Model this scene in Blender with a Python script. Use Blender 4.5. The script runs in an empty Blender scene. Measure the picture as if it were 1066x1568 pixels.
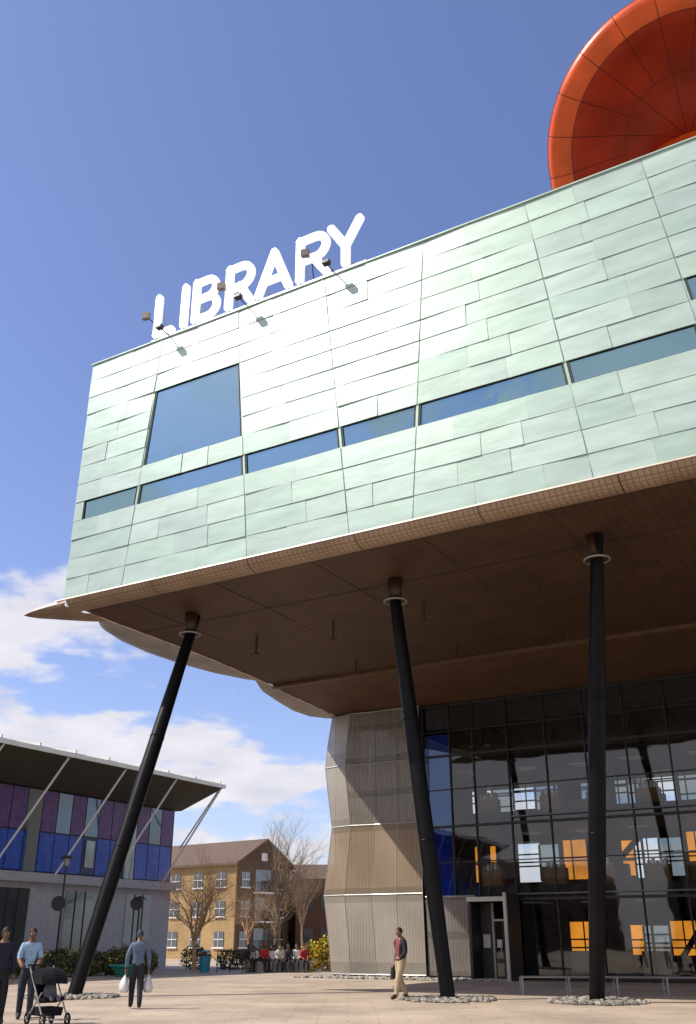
import bpy, math, random
from mathutils import Vector, Matrix, Euler
random.seed(7)
R = random.random
def U(a,b): return a+(b-a)*random.random()
scene = bpy.context.scene
COL = scene.collection

# ------------------------------------------------------------------ mesh builder
class MB:
    def __init__(s): s.v=[]; s.f=[]; s.m=[]
    def quad(s,pts,m=0):
        b=len(s.v); s.v+= [tuple(p) for p in pts]; s.f.append(tuple(range(b,b+len(pts)))); s.m.append(m)
    def box(s,x0,x1,y0,y1,z0,z1,m=0):
        b=len(s.v)
        s.v+=[(x0,y0,z0),(x1,y0,z0),(x1,y1,z0),(x0,y1,z0),(x0,y0,z1),(x1,y0,z1),(x1,y1,z1),(x0,y1,z1)]
        for q in ((0,3,2,1),(4,5,6,7),(0,1,5,4),(1,2,6,5),(2,3,7,6),(3,0,4,7)):
            s.f.append(tuple(b+i for i in q)); s.m.append(m)
    def hexa(s,p,m=0):
        b=len(s.v); s.v+=[tuple(q) for q in p]
        for q in ((0,3,2,1),(4,5,6,7),(0,1,5,4),(1,2,6,5),(2,3,7,6),(3,0,4,7)):
            s.f.append(tuple(b+i for i in q)); s.m.append(m)
    def obox(s,c,ax,hx,hy,hz,m=0):
        ca,sa=math.cos(ax),math.sin(ax); P=[]
        for dz in (-hz,hz):
            for dx,dy in ((-hx,-hy),(hx,-hy),(hx,hy),(-hx,hy)):
                P.append((c[0]+dx*ca-dy*sa,c[1]+dx*sa+dy*ca,c[2]+dz))
        s.hexa(P,m)
    def tube(s,p0,p1,r0,r1=None,n=8,m=0,caps=True):
        if r1 is None: r1=r0
        p0=Vector(p0);p1=Vector(p1);d=p1-p0
        if d.length<1e-6:return
        d.normalize(); a=d.orthogonal().normalized(); c=d.cross(a); b=len(s.v)
        for p,r in((p0,r0),(p1,r1)):
            for i in range(n):
                t=2*math.pi*i/n; s.v.append(tuple(p+a*(math.cos(t)*r)+c*(math.sin(t)*r)))
        for i in range(n):
            j=(i+1)%n; s.f.append((b+i,b+j,b+n+j,b+n+i)); s.m.append(m)
        if caps:
            s.f.append(tuple(b+n-1-i for i in range(n))); s.m.append(m)
            s.f.append(tuple(b+n+i for i in range(n))); s.m.append(m)
    def ball(s,c,r,m=0,nu=8,nv=6,rot=None):
        if not hasattr(r,'__len__'): r=(r,r,r)
        b=len(s.v); c=Vector(c)
        for j in range(1,nv):
            ph=math.pi*j/nv
            for i in range(nu):
                th=2*math.pi*i/nu
                q=Vector((r[0]*math.sin(ph)*math.cos(th),r[1]*math.sin(ph)*math.sin(th),r[2]*math.cos(ph)))
                if rot: q=rot@q
                s.v.append(tuple(c+q))
        q=Vector((0,0,r[2])); 
        if rot:q=rot@q
        top=len(s.v); s.v.append(tuple(c+q)); bot=len(s.v); s.v.append(tuple(c-q))
        for i in range(nu):
            j=(i+1)%nu
            s.f.append((top,b+i,b+j)); s.m.append(m)
            e=b+(nv-2)*nu
            s.f.append((bot,e+j,e+i)); s.m.append(m)
            for k in range(nv-2):
                a=b+k*nu; s.f.append((a+i,a+nu+i,a+nu+j,a+j)); s.m.append(m)
    def grid(s,rows,m=0,closed=False):
        b=len(s.v); n=len(rows[0])
        for r in rows: s.v+=[tuple(p) for p in r]
        for i in range(len(rows)-1):
            for j in range(n if closed else n-1):
                k=(j+1)%n
                s.f.append((b+i*n+j,b+i*n+k,b+(i+1)*n+k,b+(i+1)*n+j)); s.m.append(m(i,j) if callable(m) else m)
    def torus(s,c,R_,r,axis='x',nu=16,nv=6,m=0):
        rows=[]
        for i in range(nu+1):
            a=2*math.pi*i/nu; row=[]
            for j in range(nv):
                t=2*math.pi*j/nv; rr=R_+r*math.cos(t)
                if axis=='x': q=(c[0]+r*math.sin(t),c[1]+rr*math.cos(a),c[2]+rr*math.sin(a))
                else: q=(c[0]+rr*math.cos(a),c[1]+rr*math.sin(a),c[2]+r*math.sin(t))
                row.append(q)
            rows.append(row)
        s.grid(rows,m,True)
    def obj(s,name,mats,parent=None,smooth=False,loc=None,rot=None):
        me=bpy.data.meshes.new(name); me.from_pydata(s.v,[],s.f)
        for mt in mats: me.materials.append(mt)
        me.polygons.foreach_set('material_index',s.m)
        if smooth: me.polygons.foreach_set('use_smooth',[True]*len(s.f))
        me.update()
        o=bpy.data.objects.new(name,me); COL.objects.link(o)
        if parent: o.parent=parent
        if loc: o.location=loc
        if rot: o.rotation_euler=rot
        return o
def empty(name,loc=(0,0,0),rz=0,parent=None):
    o=bpy.data.objects.new(name,None); COL.objects.link(o); o.location=loc; o.rotation_euler=(0,0,rz)
    o.empty_display_size=.3
    if parent:o.parent=parent
    return o

# ------------------------------------------------------------------ materials
def mat(name,col,rough=.6,metal=0,var=.12,nscale=3.0,bump=0.0,bscale=40,spec=.5,stretch=(1,1,1),col2=None,emit=0,coat=0):
    m=bpy.data.materials.new(name); m.use_nodes=True; nt=m.node_tree; N=nt.nodes; L=nt.links
    b=N['Principled BSDF']; b.inputs['Roughness'].default_value=rough; b.inputs['Metallic'].default_value=metal
    b.inputs['Specular IOR Level'].default_value=spec
    if coat: b.inputs['Coat Weight'].default_value=coat; b.inputs['Coat Roughness'].default_value=.15
    tc=N.new('ShaderNodeTexCoord'); mp=N.new('ShaderNodeMapping'); mp.inputs['Scale'].default_value=stretch
    L.new(tc.outputs['Object'],mp.inputs['Vector'])
    n=N.new('ShaderNodeTexNoise'); n.inputs['Scale'].default_value=nscale; n.inputs['Detail'].default_value=6
    L.new(mp.outputs[0],n.inputs['Vector'])
    r=N.new('ShaderNodeMapRange'); r.inputs['From Min'].default_value=.3; r.inputs['From Max'].default_value=.7
    L.new(n.outputs['Fac'],r.inputs['Value'])
    mx=N.new('ShaderNodeMix'); mx.data_type='RGBA'
    c1=tuple(max(0,c*(1-var)) for c in col); c2=tuple(c*(1+var) for c in col) if col2 is None else col2
    mx.inputs['A'].default_value=(*c1,1); mx.inputs['B'].default_value=(*c2,1)
    L.new(r.outputs[0],mx.inputs['Factor']); L.new(mx.outputs['Result'],b.inputs['Base Color'])
    if bump:
        n2=N.new('ShaderNodeTexNoise'); n2.inputs['Scale'].default_value=bscale; n2.inputs['Detail'].default_value=4
        L.new(mp.outputs[0],n2.inputs['Vector']); bp=N.new('ShaderNodeBump'); bp.inputs['Strength'].default_value=bump; bp.inputs['Distance'].default_value=.02
        L.new(n2.outputs['Fac'],bp.inputs['Height']); L.new(bp.outputs[0],b.inputs['Normal'])
    if emit:
        L.new(mx.outputs['Result'],b.inputs['Emission Color']); b.inputs['Emission Strength'].default_value=emit
    return m
def glass_mat(name,tint,refl=.25,rough=.02,gcol=(1,1,1)):
    m=bpy.data.materials.new(name); m.use_nodes=True; nt=m.node_tree; N=nt.nodes; L=nt.links
    N.remove(N['Principled BSDF']); out=N['Material Output']
    t=N.new('ShaderNodeBsdfTransparent'); t.inputs['Color'].default_value=(*tint,1)
    g=N.new('ShaderNodeBsdfGlossy'); g.inputs['Roughness'].default_value=rough; g.inputs['Color'].default_value=(*gcol,1)
    fr=N.new('ShaderNodeFresnel'); fr.inputs['IOR'].default_value=1.5
    tc=N.new('ShaderNodeTexCoord'); n=N.new('ShaderNodeTexNoise'); n.inputs['Scale'].default_value=.5; L.new(tc.outputs['Object'],n.inputs['Vector'])
    bp=N.new('ShaderNodeBump'); bp.inputs['Strength'].default_value=.06; bp.inputs['Distance'].default_value=.1; L.new(n.outputs['Fac'],bp.inputs['Height']); L.new(bp.outputs[0],g.inputs['Normal'])
    mr=N.new('ShaderNodeMapRange'); mr.inputs['To Min'].default_value=refl; mr.inputs['To Max'].default_value=1
    L.new(fr.outputs[0],mr.inputs['Value'])
    mx=N.new('ShaderNodeMixShader'); L.new(mr.outputs[0],mx.inputs[0]); L.new(t.outputs[0],mx.inputs[1]); L.new(g.outputs[0],mx.inputs[2])
    L.new(mx.outputs[0],out.inputs['Surface']); return m
def window_mat(name,base,refl=.35,gcol=(.8,.95,1),bump=.08):
    m=bpy.data.materials.new(name); m.use_nodes=True; nt=m.node_tree; N=nt.nodes; L=nt.links
    out=N['Material Output']; b=N['Principled BSDF']; b.inputs['Base Color'].default_value=(*base,1); b.inputs['Roughness'].default_value=.3
    g=N.new('ShaderNodeBsdfGlossy'); g.inputs['Roughness'].default_value=.02; g.inputs['Color'].default_value=(*gcol,1)
    tc=N.new('ShaderNodeTexCoord'); n=N.new('ShaderNodeTexNoise'); n.inputs['Scale'].default_value=.6; L.new(tc.outputs['Object'],n.inputs['Vector'])
    bp=N.new('ShaderNodeBump'); bp.inputs['Strength'].default_value=bump; bp.inputs['Distance'].default_value=.1; L.new(n.outputs['Fac'],bp.inputs['Height']); L.new(bp.outputs[0],g.inputs['Normal'])
    mx=N.new('ShaderNodeMixShader'); mx.inputs[0].default_value=refl; L.new(b.outputs[0],mx.inputs[1]); L.new(g.outputs[0],mx.inputs[2])
    L.new(mx.outputs[0],out.inputs['Surface']); return m
def gridmat(name,col,rough,metal,sx,sy,line=.12,dark=.45,trans=0.0,var=.2,nscale=.8,col2=None):
    m=mat(name,col,rough,metal,var=var,nscale=nscale,col2=col2); nt=m.node_tree; N=nt.nodes; L=nt.links; b=N['Principled BSDF']
    tc=[n for n in N if n.type=='TEX_COORD'][0]; mx=[n for n in N if n.type=='MIX'][0]
    sp=N.new('ShaderNodeSeparateXYZ'); L.new(tc.outputs['Object'],sp.inputs[0])
    def lines(out,sc):
        a=N.new('ShaderNodeMath'); a.operation='MULTIPLY'; a.inputs[1].default_value=sc; L.new(out,a.inputs[0])
        f=N.new('ShaderNodeMath'); f.operation='FRACT'; L.new(a.outputs[0],f.inputs[0])
        g=N.new('ShaderNodeMath'); g.operation='LESS_THAN'; g.inputs[1].default_value=line; L.new(f.outputs[0],g.inputs[0]); return g
    a=lines(sp.outputs[0],sx); c=lines(sp.outputs[1] if trans==0 else sp.outputs[2],sy)
    mm=N.new('ShaderNodeMath'); mm.operation='MAXIMUM'; L.new(a.outputs[0],mm.inputs[0]); L.new(c.outputs[0],mm.inputs[1])
    m2=N.new('ShaderNodeMix'); m2.data_type='RGBA'; m2.blend_type='MULTIPLY'; L.new(mm.outputs[0],m2.inputs['Factor']); L.new(mx.outputs['Result'],m2.inputs['A']); m2.inputs['B'].default_value=(dark,dark,dark,1)
    L.new(m2.outputs['Result'],b.inputs['Base Color'])
    if trans:
        t=N.new('ShaderNodeBsdfTransparent'); ms=N.new('ShaderNodeMixShader'); ms.inputs[0].default_value=trans
        L.new(b.outputs[0],ms.inputs[1]); L.new(t.outputs[0],ms.inputs[2]); L.new(ms.outputs[0],N['Material Output'].inputs['Surface'])
    return m
def brickmat(name,c1,c2,mortar,sc,bw=.5,rh=.25,ms=.02,rough=.8,bump=.3,swizzle=False,noise=.15):
    m=bpy.data.materials.new(name); m.use_nodes=True; nt=m.node_tree; N=nt.nodes; L=nt.links; b=N['Principled BSDF']; b.inputs['Roughness'].default_value=rough
    tc=N.new('ShaderNodeTexCoord'); br=N.new('ShaderNodeTexBrick'); br.inputs['Scale'].default_value=sc
    br.inputs['Brick Width'].default_value=bw; br.inputs['Row Height'].default_value=rh; br.inputs['Mortar Size'].default_value=ms
    br.inputs['Color1'].default_value=(*c1,1); br.inputs['Color2'].default_value=(*c2,1); br.inputs['Mortar'].default_value=(*mortar,1)
    if swizzle:
        sp=N.new('ShaderNodeSeparateXYZ'); ad=N.new('ShaderNodeMath'); cb=N.new('ShaderNodeCombineXYZ'); L.new(tc.outputs['Object'],sp.inputs[0])
        L.new(sp.outputs[0],ad.inputs[0]); L.new(sp.outputs[1],ad.inputs[1]); L.new(ad.outputs[0],cb.inputs[0]); L.new(sp.outputs[2],cb.inputs[1]); L.new(cb.outputs[0],br.inputs['Vector'])
    else: L.new(tc.outputs['Object'],br.inputs['Vector'])
    n=N.new('ShaderNodeTexNoise'); n.inputs['Scale'].default_value=.35; n.inputs['Detail'].default_value=8; n.inputs['Roughness'].default_value=.65; L.new(tc.outputs['Object'],n.inputs['Vector'])
    mr=N.new('ShaderNodeMapRange'); mr.inputs['From Min'].default_value=.3; mr.inputs['From Max'].default_value=.7; mr.inputs['To Min'].default_value=1-noise*1.6; mr.inputs['To Max'].default_value=1+noise; L.new(n.outputs['Fac'],mr.inputs['Value'])
    vm=N.new('ShaderNodeVectorMath'); vm.operation='SCALE'; L.new(br.outputs['Color'],vm.inputs[0]); L.new(mr.outputs[0],vm.inputs['Scale']); L.new(vm.outputs[0],b.inputs['Base Color'])
    bp=N.new('ShaderNodeBump'); bp.inputs['Strength'].default_value=bump; bp.inputs['Distance'].default_value=.01; bp.invert=True; L.new(br.outputs['Fac'],bp.inputs['Height']); L.new(bp.outputs[0],b.inputs['Normal'])
    return m

GREEN=[mat('copper_green_%d'%i,c,rough=.37,metal=.30,var=.12,nscale=1.3,bump=.11,bscale=5,stretch=(.6,.6,2.2),spec=.8) for i,c in enumerate(
   [(.395,.515,.465),(.36,.49,.43),(.42,.54,.485),(.37,.48,.435),(.39,.53,.465)])]
SEAMG=mat('copper_seam_strip',(.38,.50,.44),.4,.3)
GREENBACK=mat('copper_backing',(.22,.31,.27),.7)
WIN=window_mat('facade_window_glass',(.012,.045,.055),.62,(.34,.56,.62),.16)
FRAME=mat('dark_frame',(.02,.022,.024),.5)
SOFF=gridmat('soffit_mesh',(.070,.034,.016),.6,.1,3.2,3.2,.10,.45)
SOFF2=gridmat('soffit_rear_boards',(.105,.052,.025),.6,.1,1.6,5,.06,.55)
LIP=gridmat('lip_mesh',(.32,.225,.15),.5,.2,6,9,.2,.55)
LIPEDGE=mat('lip_edge',(.70,.60,.48),.35,.3)
PETAL=gridmat('petal_mesh',(.40,.37,.35),.5,.3,5,5,.18,.6)
BLACK=mat('black_steel',(.004,.004,.005),.42,.0,var=.3,spec=.16)
WHITE=mat('white_paint',(.8,.8,.8),.45,var=.04)
LETTER=mat('sign_letter_white',(.93,.93,.94),.3,var=.02,emit=.65)  # emission added to imitate sun glare on white paint
GREYM=mat('grey_metal',(.35,.36,.37),.4,.5)
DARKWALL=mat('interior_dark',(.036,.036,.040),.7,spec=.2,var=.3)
GLASS=glass_mat('clear_glass',(.78,.82,.82),.04)
GLASSB=glass_mat('blue_glass',(.06,.20,.62),.10,gcol=(.5,.7,1))
SCREEN=gridmat('screen_mesh',(.52,.475,.41),.5,.2,7,.33,.20,.74,trans=.26,var=.12,nscale=.5,col2=(.62,.575,.51))
SCREENO=gridmat('screen_mesh_open',(.46,.43,.38),.5,.2,7,.66,.20,.7,trans=.52,var=.12,nscale=.5,col2=(.55,.5,.44))
SCREENB=gridmat('screen_mesh_bronze',(.44,.33,.22),.5,.2,7,.33,.20,.7,trans=.32,var=.12,nscale=.5,col2=(.50,.40,.28))
CONC=mat('concrete',(.36,.35,.33),.8,bump=.3)

# ------------------------------------------------------------------ ground
PAVE=brickmat('paving',(.475,.385,.295),(.445,.36,.275),(.33,.265,.20),1.0,bw=1.2,rh=.6,ms=.014,rough=.75,noise=.22)
g=MB(); g.quad([(-700,-200,0),(700,-200,0),(700,1200,0),(-700,1200,0)])
ground=g.obj('paved_ground',[PAVE])

# ------------------------------------------------------------------ library
ANG=-math.atan2(.51,.86)
OX,OY=-10.0,32.3
lib=empty('library_building',(OX,OY,0),ANG)
def W(s,t,z=0):
    ca,sa=math.cos(ANG),math.sin(ANG); return (OX+s*ca-t*sa,OY+s*sa+t*ca,z)
Z0,Z1,SE=12.41,22.06,36.0
seams=[(0,0),(2.72,3.57),(7.94,7.06),(11.67,10.7),(13.78,14.45),(19.05,17.9),(22.65,21.45),(26.2,26.9),(30.6,29.6),(36,36)]
NR=13; RH=(Z1-Z0)/NR
def sat(i,z): a,b=seams[i]; return a+(b-a)*(z-Z0)/(Z1-Z0)
fp=MB(); fw=MB()
for i in range(1,len(seams)-1):
    a,b=seams[i]
    fp.hexa([(a-.04,.012,Z0),(a+.04,.012,Z0),(a+.04,.05,Z0),(a-.04,.05,Z0),(b-.04,.012,Z1),(b+.04,.012,Z1),(b+.04,.05,Z1),(b-.04,.05,Z1)],5)
for b in range(len(seams)-1):
    wins=set([4])
    if b==1: wins|={6,7,8,9}
    if b==6: wins|={6}
    r=0
    while r<NR:
        z0=Z0+r*RH; z1=z0+RH
        if r in wins:
            r2=r
            while r2+1 in wins: r2+=1
            z1=Z0+(r2+1)*RH
            g0=.45 if b==0 else .10
            p=[(sat(b,z0)+g0,.055,z0),(sat(b+1,z0)-.10,.055,z0),(sat(b+1,z1)-.10,.055,z1),(sat(b,z1)+g0,.055,z1)]
            fw.quad(p,0)
            for a_,c_ in ((0,1),(1,2),(2,3),(3,0)):
                fw.tube(Vector(p[a_])+Vector((0,-.03,0)),Vector(p[c_])+Vector((0,-.03,0)),.018,n=4,m=1)
            if b==0:
                fp.hexa([(0,-.015,z0),(g0-.03,-.015,z0),(g0-.03,.04,z0),(0,.04,z0),(0,0,z1),(g0-.03,0,z1),(g0-.03,.04,z1),(0,.04,z1)],1)
            r=r2+1; continue
        a0,a1=sat(b,z0),sat(b+1,z0); w=a1-a0
        n=1 if w<3 else (2 if w<4.4 else 3)
        if w<3.2 and R()<.5: n=2
        cuts=[0]+sorted([(k+U(-.28,.28))/n for k in range(1,n)])+[1]
        for k in range(n):
            f0,f1=cuts[k],cuts[k+1]; gl=.016 if f0==0 else .002; gr=.016 if f1==1 else .002
            def S(f,z): return sat(b,z)+(sat(b+1,z)-sat(b,z))*f
            tb=-.016+U(-.006,.005); tt=U(-.004,.004); tw=U(-.012,.012)
            zz0=z0+.003; zz1=z1-.003
            fp.hexa([(S(f0,z0)+gl,tb-tw,zz0),(S(f1,z0)-gr,tb+tw,zz0),(S(f1,z0)-gr,.04,zz0),(S(f0,z0)+gl,.04,zz0),
                     (S(f0,z1)+gl,tt-tw,zz1),(S(f1,z1)-gr,tt+tw,zz1),(S(f1,z1)-gr,.04,zz1),(S(f0,z1)+gl,.04,zz1)],random.randrange(5))
        r+=1
fp.obj('facade_copper_panels',GREEN+[SEAMG],lib)
fw.obj('facade_windows',[WIN,FRAME],lib)
bk=MB(); bk.box(0.01,SE,.062,30,12.42,22.0,0); bk.obj('upper_block',[GREENBACK],lib)
cap=MB(); cap.box(-.03,SE,-.05,.25,22.063,22.11,0); cap.box(-.03,.22,.253,30,22.063,22.11,0); cap.obj('parapet_cap',[GREEN[1]],lib)
# lip + soffit
prof=[(-.07,12.40),(-.10,12.34),(-.07,12.26),(.02,12.15),(.18,12.06),(.38,12.02),(.5,12.04)]
lp=MB()
ss=[.2,4.1,8,11.9,15.8,19.7,23.6,27.5,31.4,36]
for i in range(len(ss)-1):
    a,b_=ss[i]+.012,ss[i+1]-.012
    lp.grid([[(a,t,z) for t,z in prof[1:]],[(b_,t,z) for t,z in prof[1:]]],0)
lp.grid([[(-.3,-.06,12.407),(-.3,-.12,12.375),(-.3,-.11,12.335)],[(SE,-.06,12.407),(SE,-.12,12.375),(SE,-.11,12.335)]],1)
lp.obj('soffit_lip',[LIP,LIPEDGE],lib,smooth=True)
sf=MB()
sp_=[(.5,12.05),(.56,12.2),(4,12.2),(8,12.18),(12.6,12.02),(12.75,11.9),(15.5,11.78),(18.3,11.6),(18.6,11.6)]
for i in range(len(sp_)-1):
    (t0,z0),(t1,z1)=sp_[i],sp_[i+1]
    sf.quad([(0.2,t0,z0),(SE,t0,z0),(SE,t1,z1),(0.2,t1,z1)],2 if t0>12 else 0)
for s_ in [2.2,6,9.8,13.6,17.4,21.2,25,28.8,32.6]:
    sf.box(s_,s_+.015,.6,8,12.183,12.195,1)
for t_ in (3.9,): sf.box(.2,SE,t_,t_+.02,12.18,12.19,1)
sf.box(.2,SE,12.6,12.78,11.86,11.96,3)
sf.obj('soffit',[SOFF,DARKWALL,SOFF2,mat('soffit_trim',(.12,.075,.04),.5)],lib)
def zs(t):
    for i in range(len(sp_)-1):
        if sp_[i][0]<=t<=sp_[i+1][0] and i>0:
            a,b_=sp_[i],sp_[i+1]; return a[1]+(b_[1]-a[1])*(t-a[0])/(b_[0]-a[0])
    return 12.15 if t<1 else 11.6
pt=MB()
petals=[[(.2,-.1),(-.8,-.04),(-1.6,.05),(-2.2,.2),(-2.0,.55),(-1.3,1.1),(-.6,1.6),(.0,1.9)],
        [(.2,1.7),(-.5,2.1),(-1.2,3.1),(-1.65,4.4),(-1.9,6.2),(-1.85,8.2),(-1.35,10.1),(-.5,11.5),(.2,11.9)],
        [(.2,11.7),(-.4,12.0),(-.9,13.2),(-1.3,15.0),(-1.55,16.8),(-1.35,18.0),(-.6,18.45),(.2,18.5)]]
for k,P in enumerate(petals):
    n=len(P); rows=[]
    t0,t1=P[0][1],P[-1][1]
    for i,(s_,t_) in enumerate(P):
        ti=t0+(t1-t0)*i/(n-1); row=[]
        for f,dz in ((0,0),(.35,-.04),(.7,-.02),(.9,.05),(1,.14)):
            ss_=.2+(s_-.2)*f; tt_=ti+(t_-ti)*f
            zb=12.12 if k==0 else zs(min(max(tt_,.6),18.2))
            row.append((ss_,tt_,zb+dz*(1.6 if k else .9)))
        rows.append(row)
    pt.grid(rows,2 if k==0 else 0)
    rim=[r_[-1] for r_ in rows]
    pt.grid([rim,[(p[0]+.02,p[1],p[2]+.06) for p in rim],[(p[0]+.5 if p[0]<-.3 else p[0],p[1],p[2]+.12) for p in rim]],1)
    inner=[r_[0] for r_ in rows]
    if k:
        for a,b_ in zip(inner[:-1],inner[1:]): pt.tube((a[0],a[1],a[2]-.02),(b_[0],b_[1],b_[2]-.02),.03,n=5,m=1)
pt.obj('soffit_end_petals',[PETAL,LIPEDGE,LIP],lib,smooth=True)
hf=MB()
for s_,t_ in ((3.6,6.6),(7.2,6.4),(11,6.2),(15.2,6.2),(19,6.2),(5.5,11),(10,11),(14.5,11)):
    hf.box(s_-.03,s_+.03,t_-.03,t_+.03,11.55,12.19,0); hf.box(s_-.14,s_+.14,t_-.05,t_+.05,11.48,11.55,0)
hf.obj('soffit_fittings',[mat('fitting_brown',(.06,.035,.02),.6)],lib)

# lower block
TW=18.3; TB=26.0
lb=MB()
lb.box(0,.25,TW+.4,30,0,12.4,0)
for z in (3.3,6.3,9.25): lb.box(.25,SE,TW+.5,30,z,z+.22,0)
lb.box(.25,SE,TW+.5,30,11.7,12.38,0)
for s_ in (6.2,12.4,18.6,24.8): 
    lb.box(s_-.2,s_+.2,21.5,21.9,0,11.7,0)
lb.quad([(.25,TW+.5,.012),(SE,TW+.5,.012),(SE,30,.012),(.25,30,.012)],0)
lb.box(4.9,SE,TW+.2,TW+.3,10.45,11.65,0); lb.box(4.9,SE,TW+.2,TW+.3,6.05,6.6,0); lb.box(7.4,SE,TW+.2,TW+.3,3.1,3.6,0); lb.box(4.9,SE,TW+.2,TW+.3,9.1,9.5,0)
for a,b_,za,zb in ((15.5,20.5,.1,3.4),(20.5,25.5,3.5,6.4)):
    lb.hexa([(a,20,za),(b_,20,zb),(b_,21.6,zb),(a,21.6,za),(a,20,za+.35),(b_,20,zb+.35),(b_,21.6,zb+.35),(a,21.6,za+.35)],0)
    lb.tube((a,20,za+1.3),(b_,20,zb+1.3),.04,n=5)
for s_ in [9.4+1.9*k for k in range(12)]:
    lb.box(s_,s_+.10,22.8,22.9,.0,11.6,0)
for z in (4.6,7.6,1.2): lb.box(4.9,SE,20.0,20.05,z-.03,z+.03,0)
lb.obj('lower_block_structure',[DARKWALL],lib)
ORANGE=mat('orange_glow_panel',(.95,.34,.03),.4,var=.35,nscale=.9,emit=.75)  # glow added in place of daylight behind the orange panes
FROST=glass_mat('frosted_pane',(.30,.34,.34),.02,.3)
CLEARP=glass_mat('back_pane',(1,1,1),.02)
bw=MB()
CW=1.18
lv=[(0,3.3),(3.52,6.3),(6.47,9.25),(9.47,11.7)]
code={0:"DDDDDDDODOFODDDFDDDODDDODDDD",1:"DDDODCFODOCFOODFOODCDDDOODDD",2:"DDDCFCFDFFFCFDFDCFDFFDCFDFFD",3:"DDDCDDDDDDDDDDDDDDDDDDDDDDDD"}
for k,(za,zb) in enumerate(lv):
    s_=.25; i=0
    while s_<SE-.1:
        c=code[k][i%28]; e=min(s_+CW,SE)
        m_={'D':0,'O':1,'F':2,'C':3}[c]
        if m_==0: bw.box(s_,e,TB,TB+.1,za,zb,0)
        else:
            zl=za+[.9,.6,.9,.9][k]+U(-.1,.3); zh=zb-[1.0,.2,.25,.6][k]+U(-.25,.05)
            bw.box(s_,e,TB,TB+.1,za,zl,0); bw.box(s_,e,TB,TB+.1,zh,zb,0)
            bw.quad([(s_,TB+.05,zl),(e,TB+.05,zl),(e,TB+.05,zh),(s_,TB+.05,zh)],m_)
            bw.box(s_-.05,s_+.05,TB-.06,TB-.003,zl,zh,0)
            for q_ in range(1 if m_==1 else 2):
                zm=zl+(zh-zl)*(q_+1)/(2 if m_==1 else 3)+U(-.1,.1); bw.box(s_+.055,e-.055,TB-.05,TB-.004,zm-.035,zm+.035,0)
            if R()<.6: xm=s_+CW*U(.35,.65); bw.box(xm-.03,xm+.03,TB-.1,TB-.055,zl,zh,0)
        s_=e; i+=1
for (a,b_,za,zb) in ((10.2,13.0,3.6,6.2),(4.4,6.8,3.6,6.2),(16,18.6,3.6,6.2),(13.4,15.8,.1,3.2)):
    bw.tube((a,TB-1.2,za),(b_,TB-1.2,zb),.14,n=6,m=0)
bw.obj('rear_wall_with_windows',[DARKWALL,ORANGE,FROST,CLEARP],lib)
it=MB()
for s_ in [5,8,10.5,13,16,19,22,25]:
    for z in (3.0,6.0,8.95): it.box(s_,s_+.9,21.0+R()*2,21.2+R()*2+.3,z,z+.06,0)
for s_ in (9.4,12.6,15.4,18.5): it.box(s_,s_+1.2,23.2,23.9,.02,1.05,1)
for s_,z in((8.2,3.55),(11.3,3.55),(14.8,3.55),(9.8,6.5),(13.3,6.5)): it.box(s_,s_+1.0,23.6,24.0,z,z+1.1,2)
for s_ in (7.0,9.9,12.0,14.2,17.3):
    for z in (6.55,3.55):
        it.box(s_,s_+.9,19.4,19.8,z,z+.75,2); 
        for q_ in range(5): it.box(s_+.05+.17*q_,s_+.15+.17*q_,19.45,19.7,z+.751,z+.751+U(.12,.35),0 if q_%2 else 1)
it.obj('interior_furniture',[WHITE,CONC,mat('bookcase',(.25,.13,.05),.6)],lib)
# curtain wall
gw=MB()
gw.quad([(6.2,TW,0.02),(7.35,TW,0.02),(7.35,TW,11.6),(6.2,TW,11.6)],0)
gw.quad([(7.35,TW,3.05),(9.0,TW,3.05),(9.0,TW,11.6),(7.35,TW,11.6)],0)
gw.quad([(9.0,TW,0.02),(SE,TW,0.02),(SE,TW,11.6),(9.0,TW,11.6)],0)
gw.quad([(.1,TW,0.02),(4.85,TW,0.02),(4.85,TW,11.6),(.1,TW,11.6)],0)
gw.quad([(4.85,TW,0.02),(6.2,TW,0.02),(6.2,TW,10.2),(4.85,TW,10.2)],1)
gw.obj('curtain_wall_glass',[GLASS,GLASSB],lib)
bl_=MB(); bl_.box(4.95,6.1,TW+.12,TW+.16,.1,10.2,0); bl_.obj('blue_blind',[mat('blind_blue',(.14,.32,.62),.7,var=.25)],lib)
ml=MB()
xs=[.1,1.15,2.3,3.5,4.85,6.2]+[7.35,9.0]+[9.0+1.75*k for k in range(1,16)]
for s_ in xs: ml.box(s_-.022,s_+.022,TW-.09,TW+.08,0,11.6,0)
for z in (.08,3.05,4.6,6.1,7.7,9.2,10.3,11.5):
    for a,b_ in zip(xs[:-1],xs[1:]):
        if a==7.35 and z<3: continue
        th=.05 if z in (3.05,6.1,9.2,11.5) else .018
        ml.box(a+.023,b_-.023,TW-.07,TW+.06,z-th,z+th,0)
ml.obj('curtain_wall_frames',[FRAME],lib)
hs=MB()
for z in (3.25,6.35,): hs.box(9.0,SE,TW-.2,TW-.125,z-.03,z+.02,0)
hs.obj('facade_sills',[mat('sill_dark',(.14,.14,.15),.4,.5)],lib)
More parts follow.
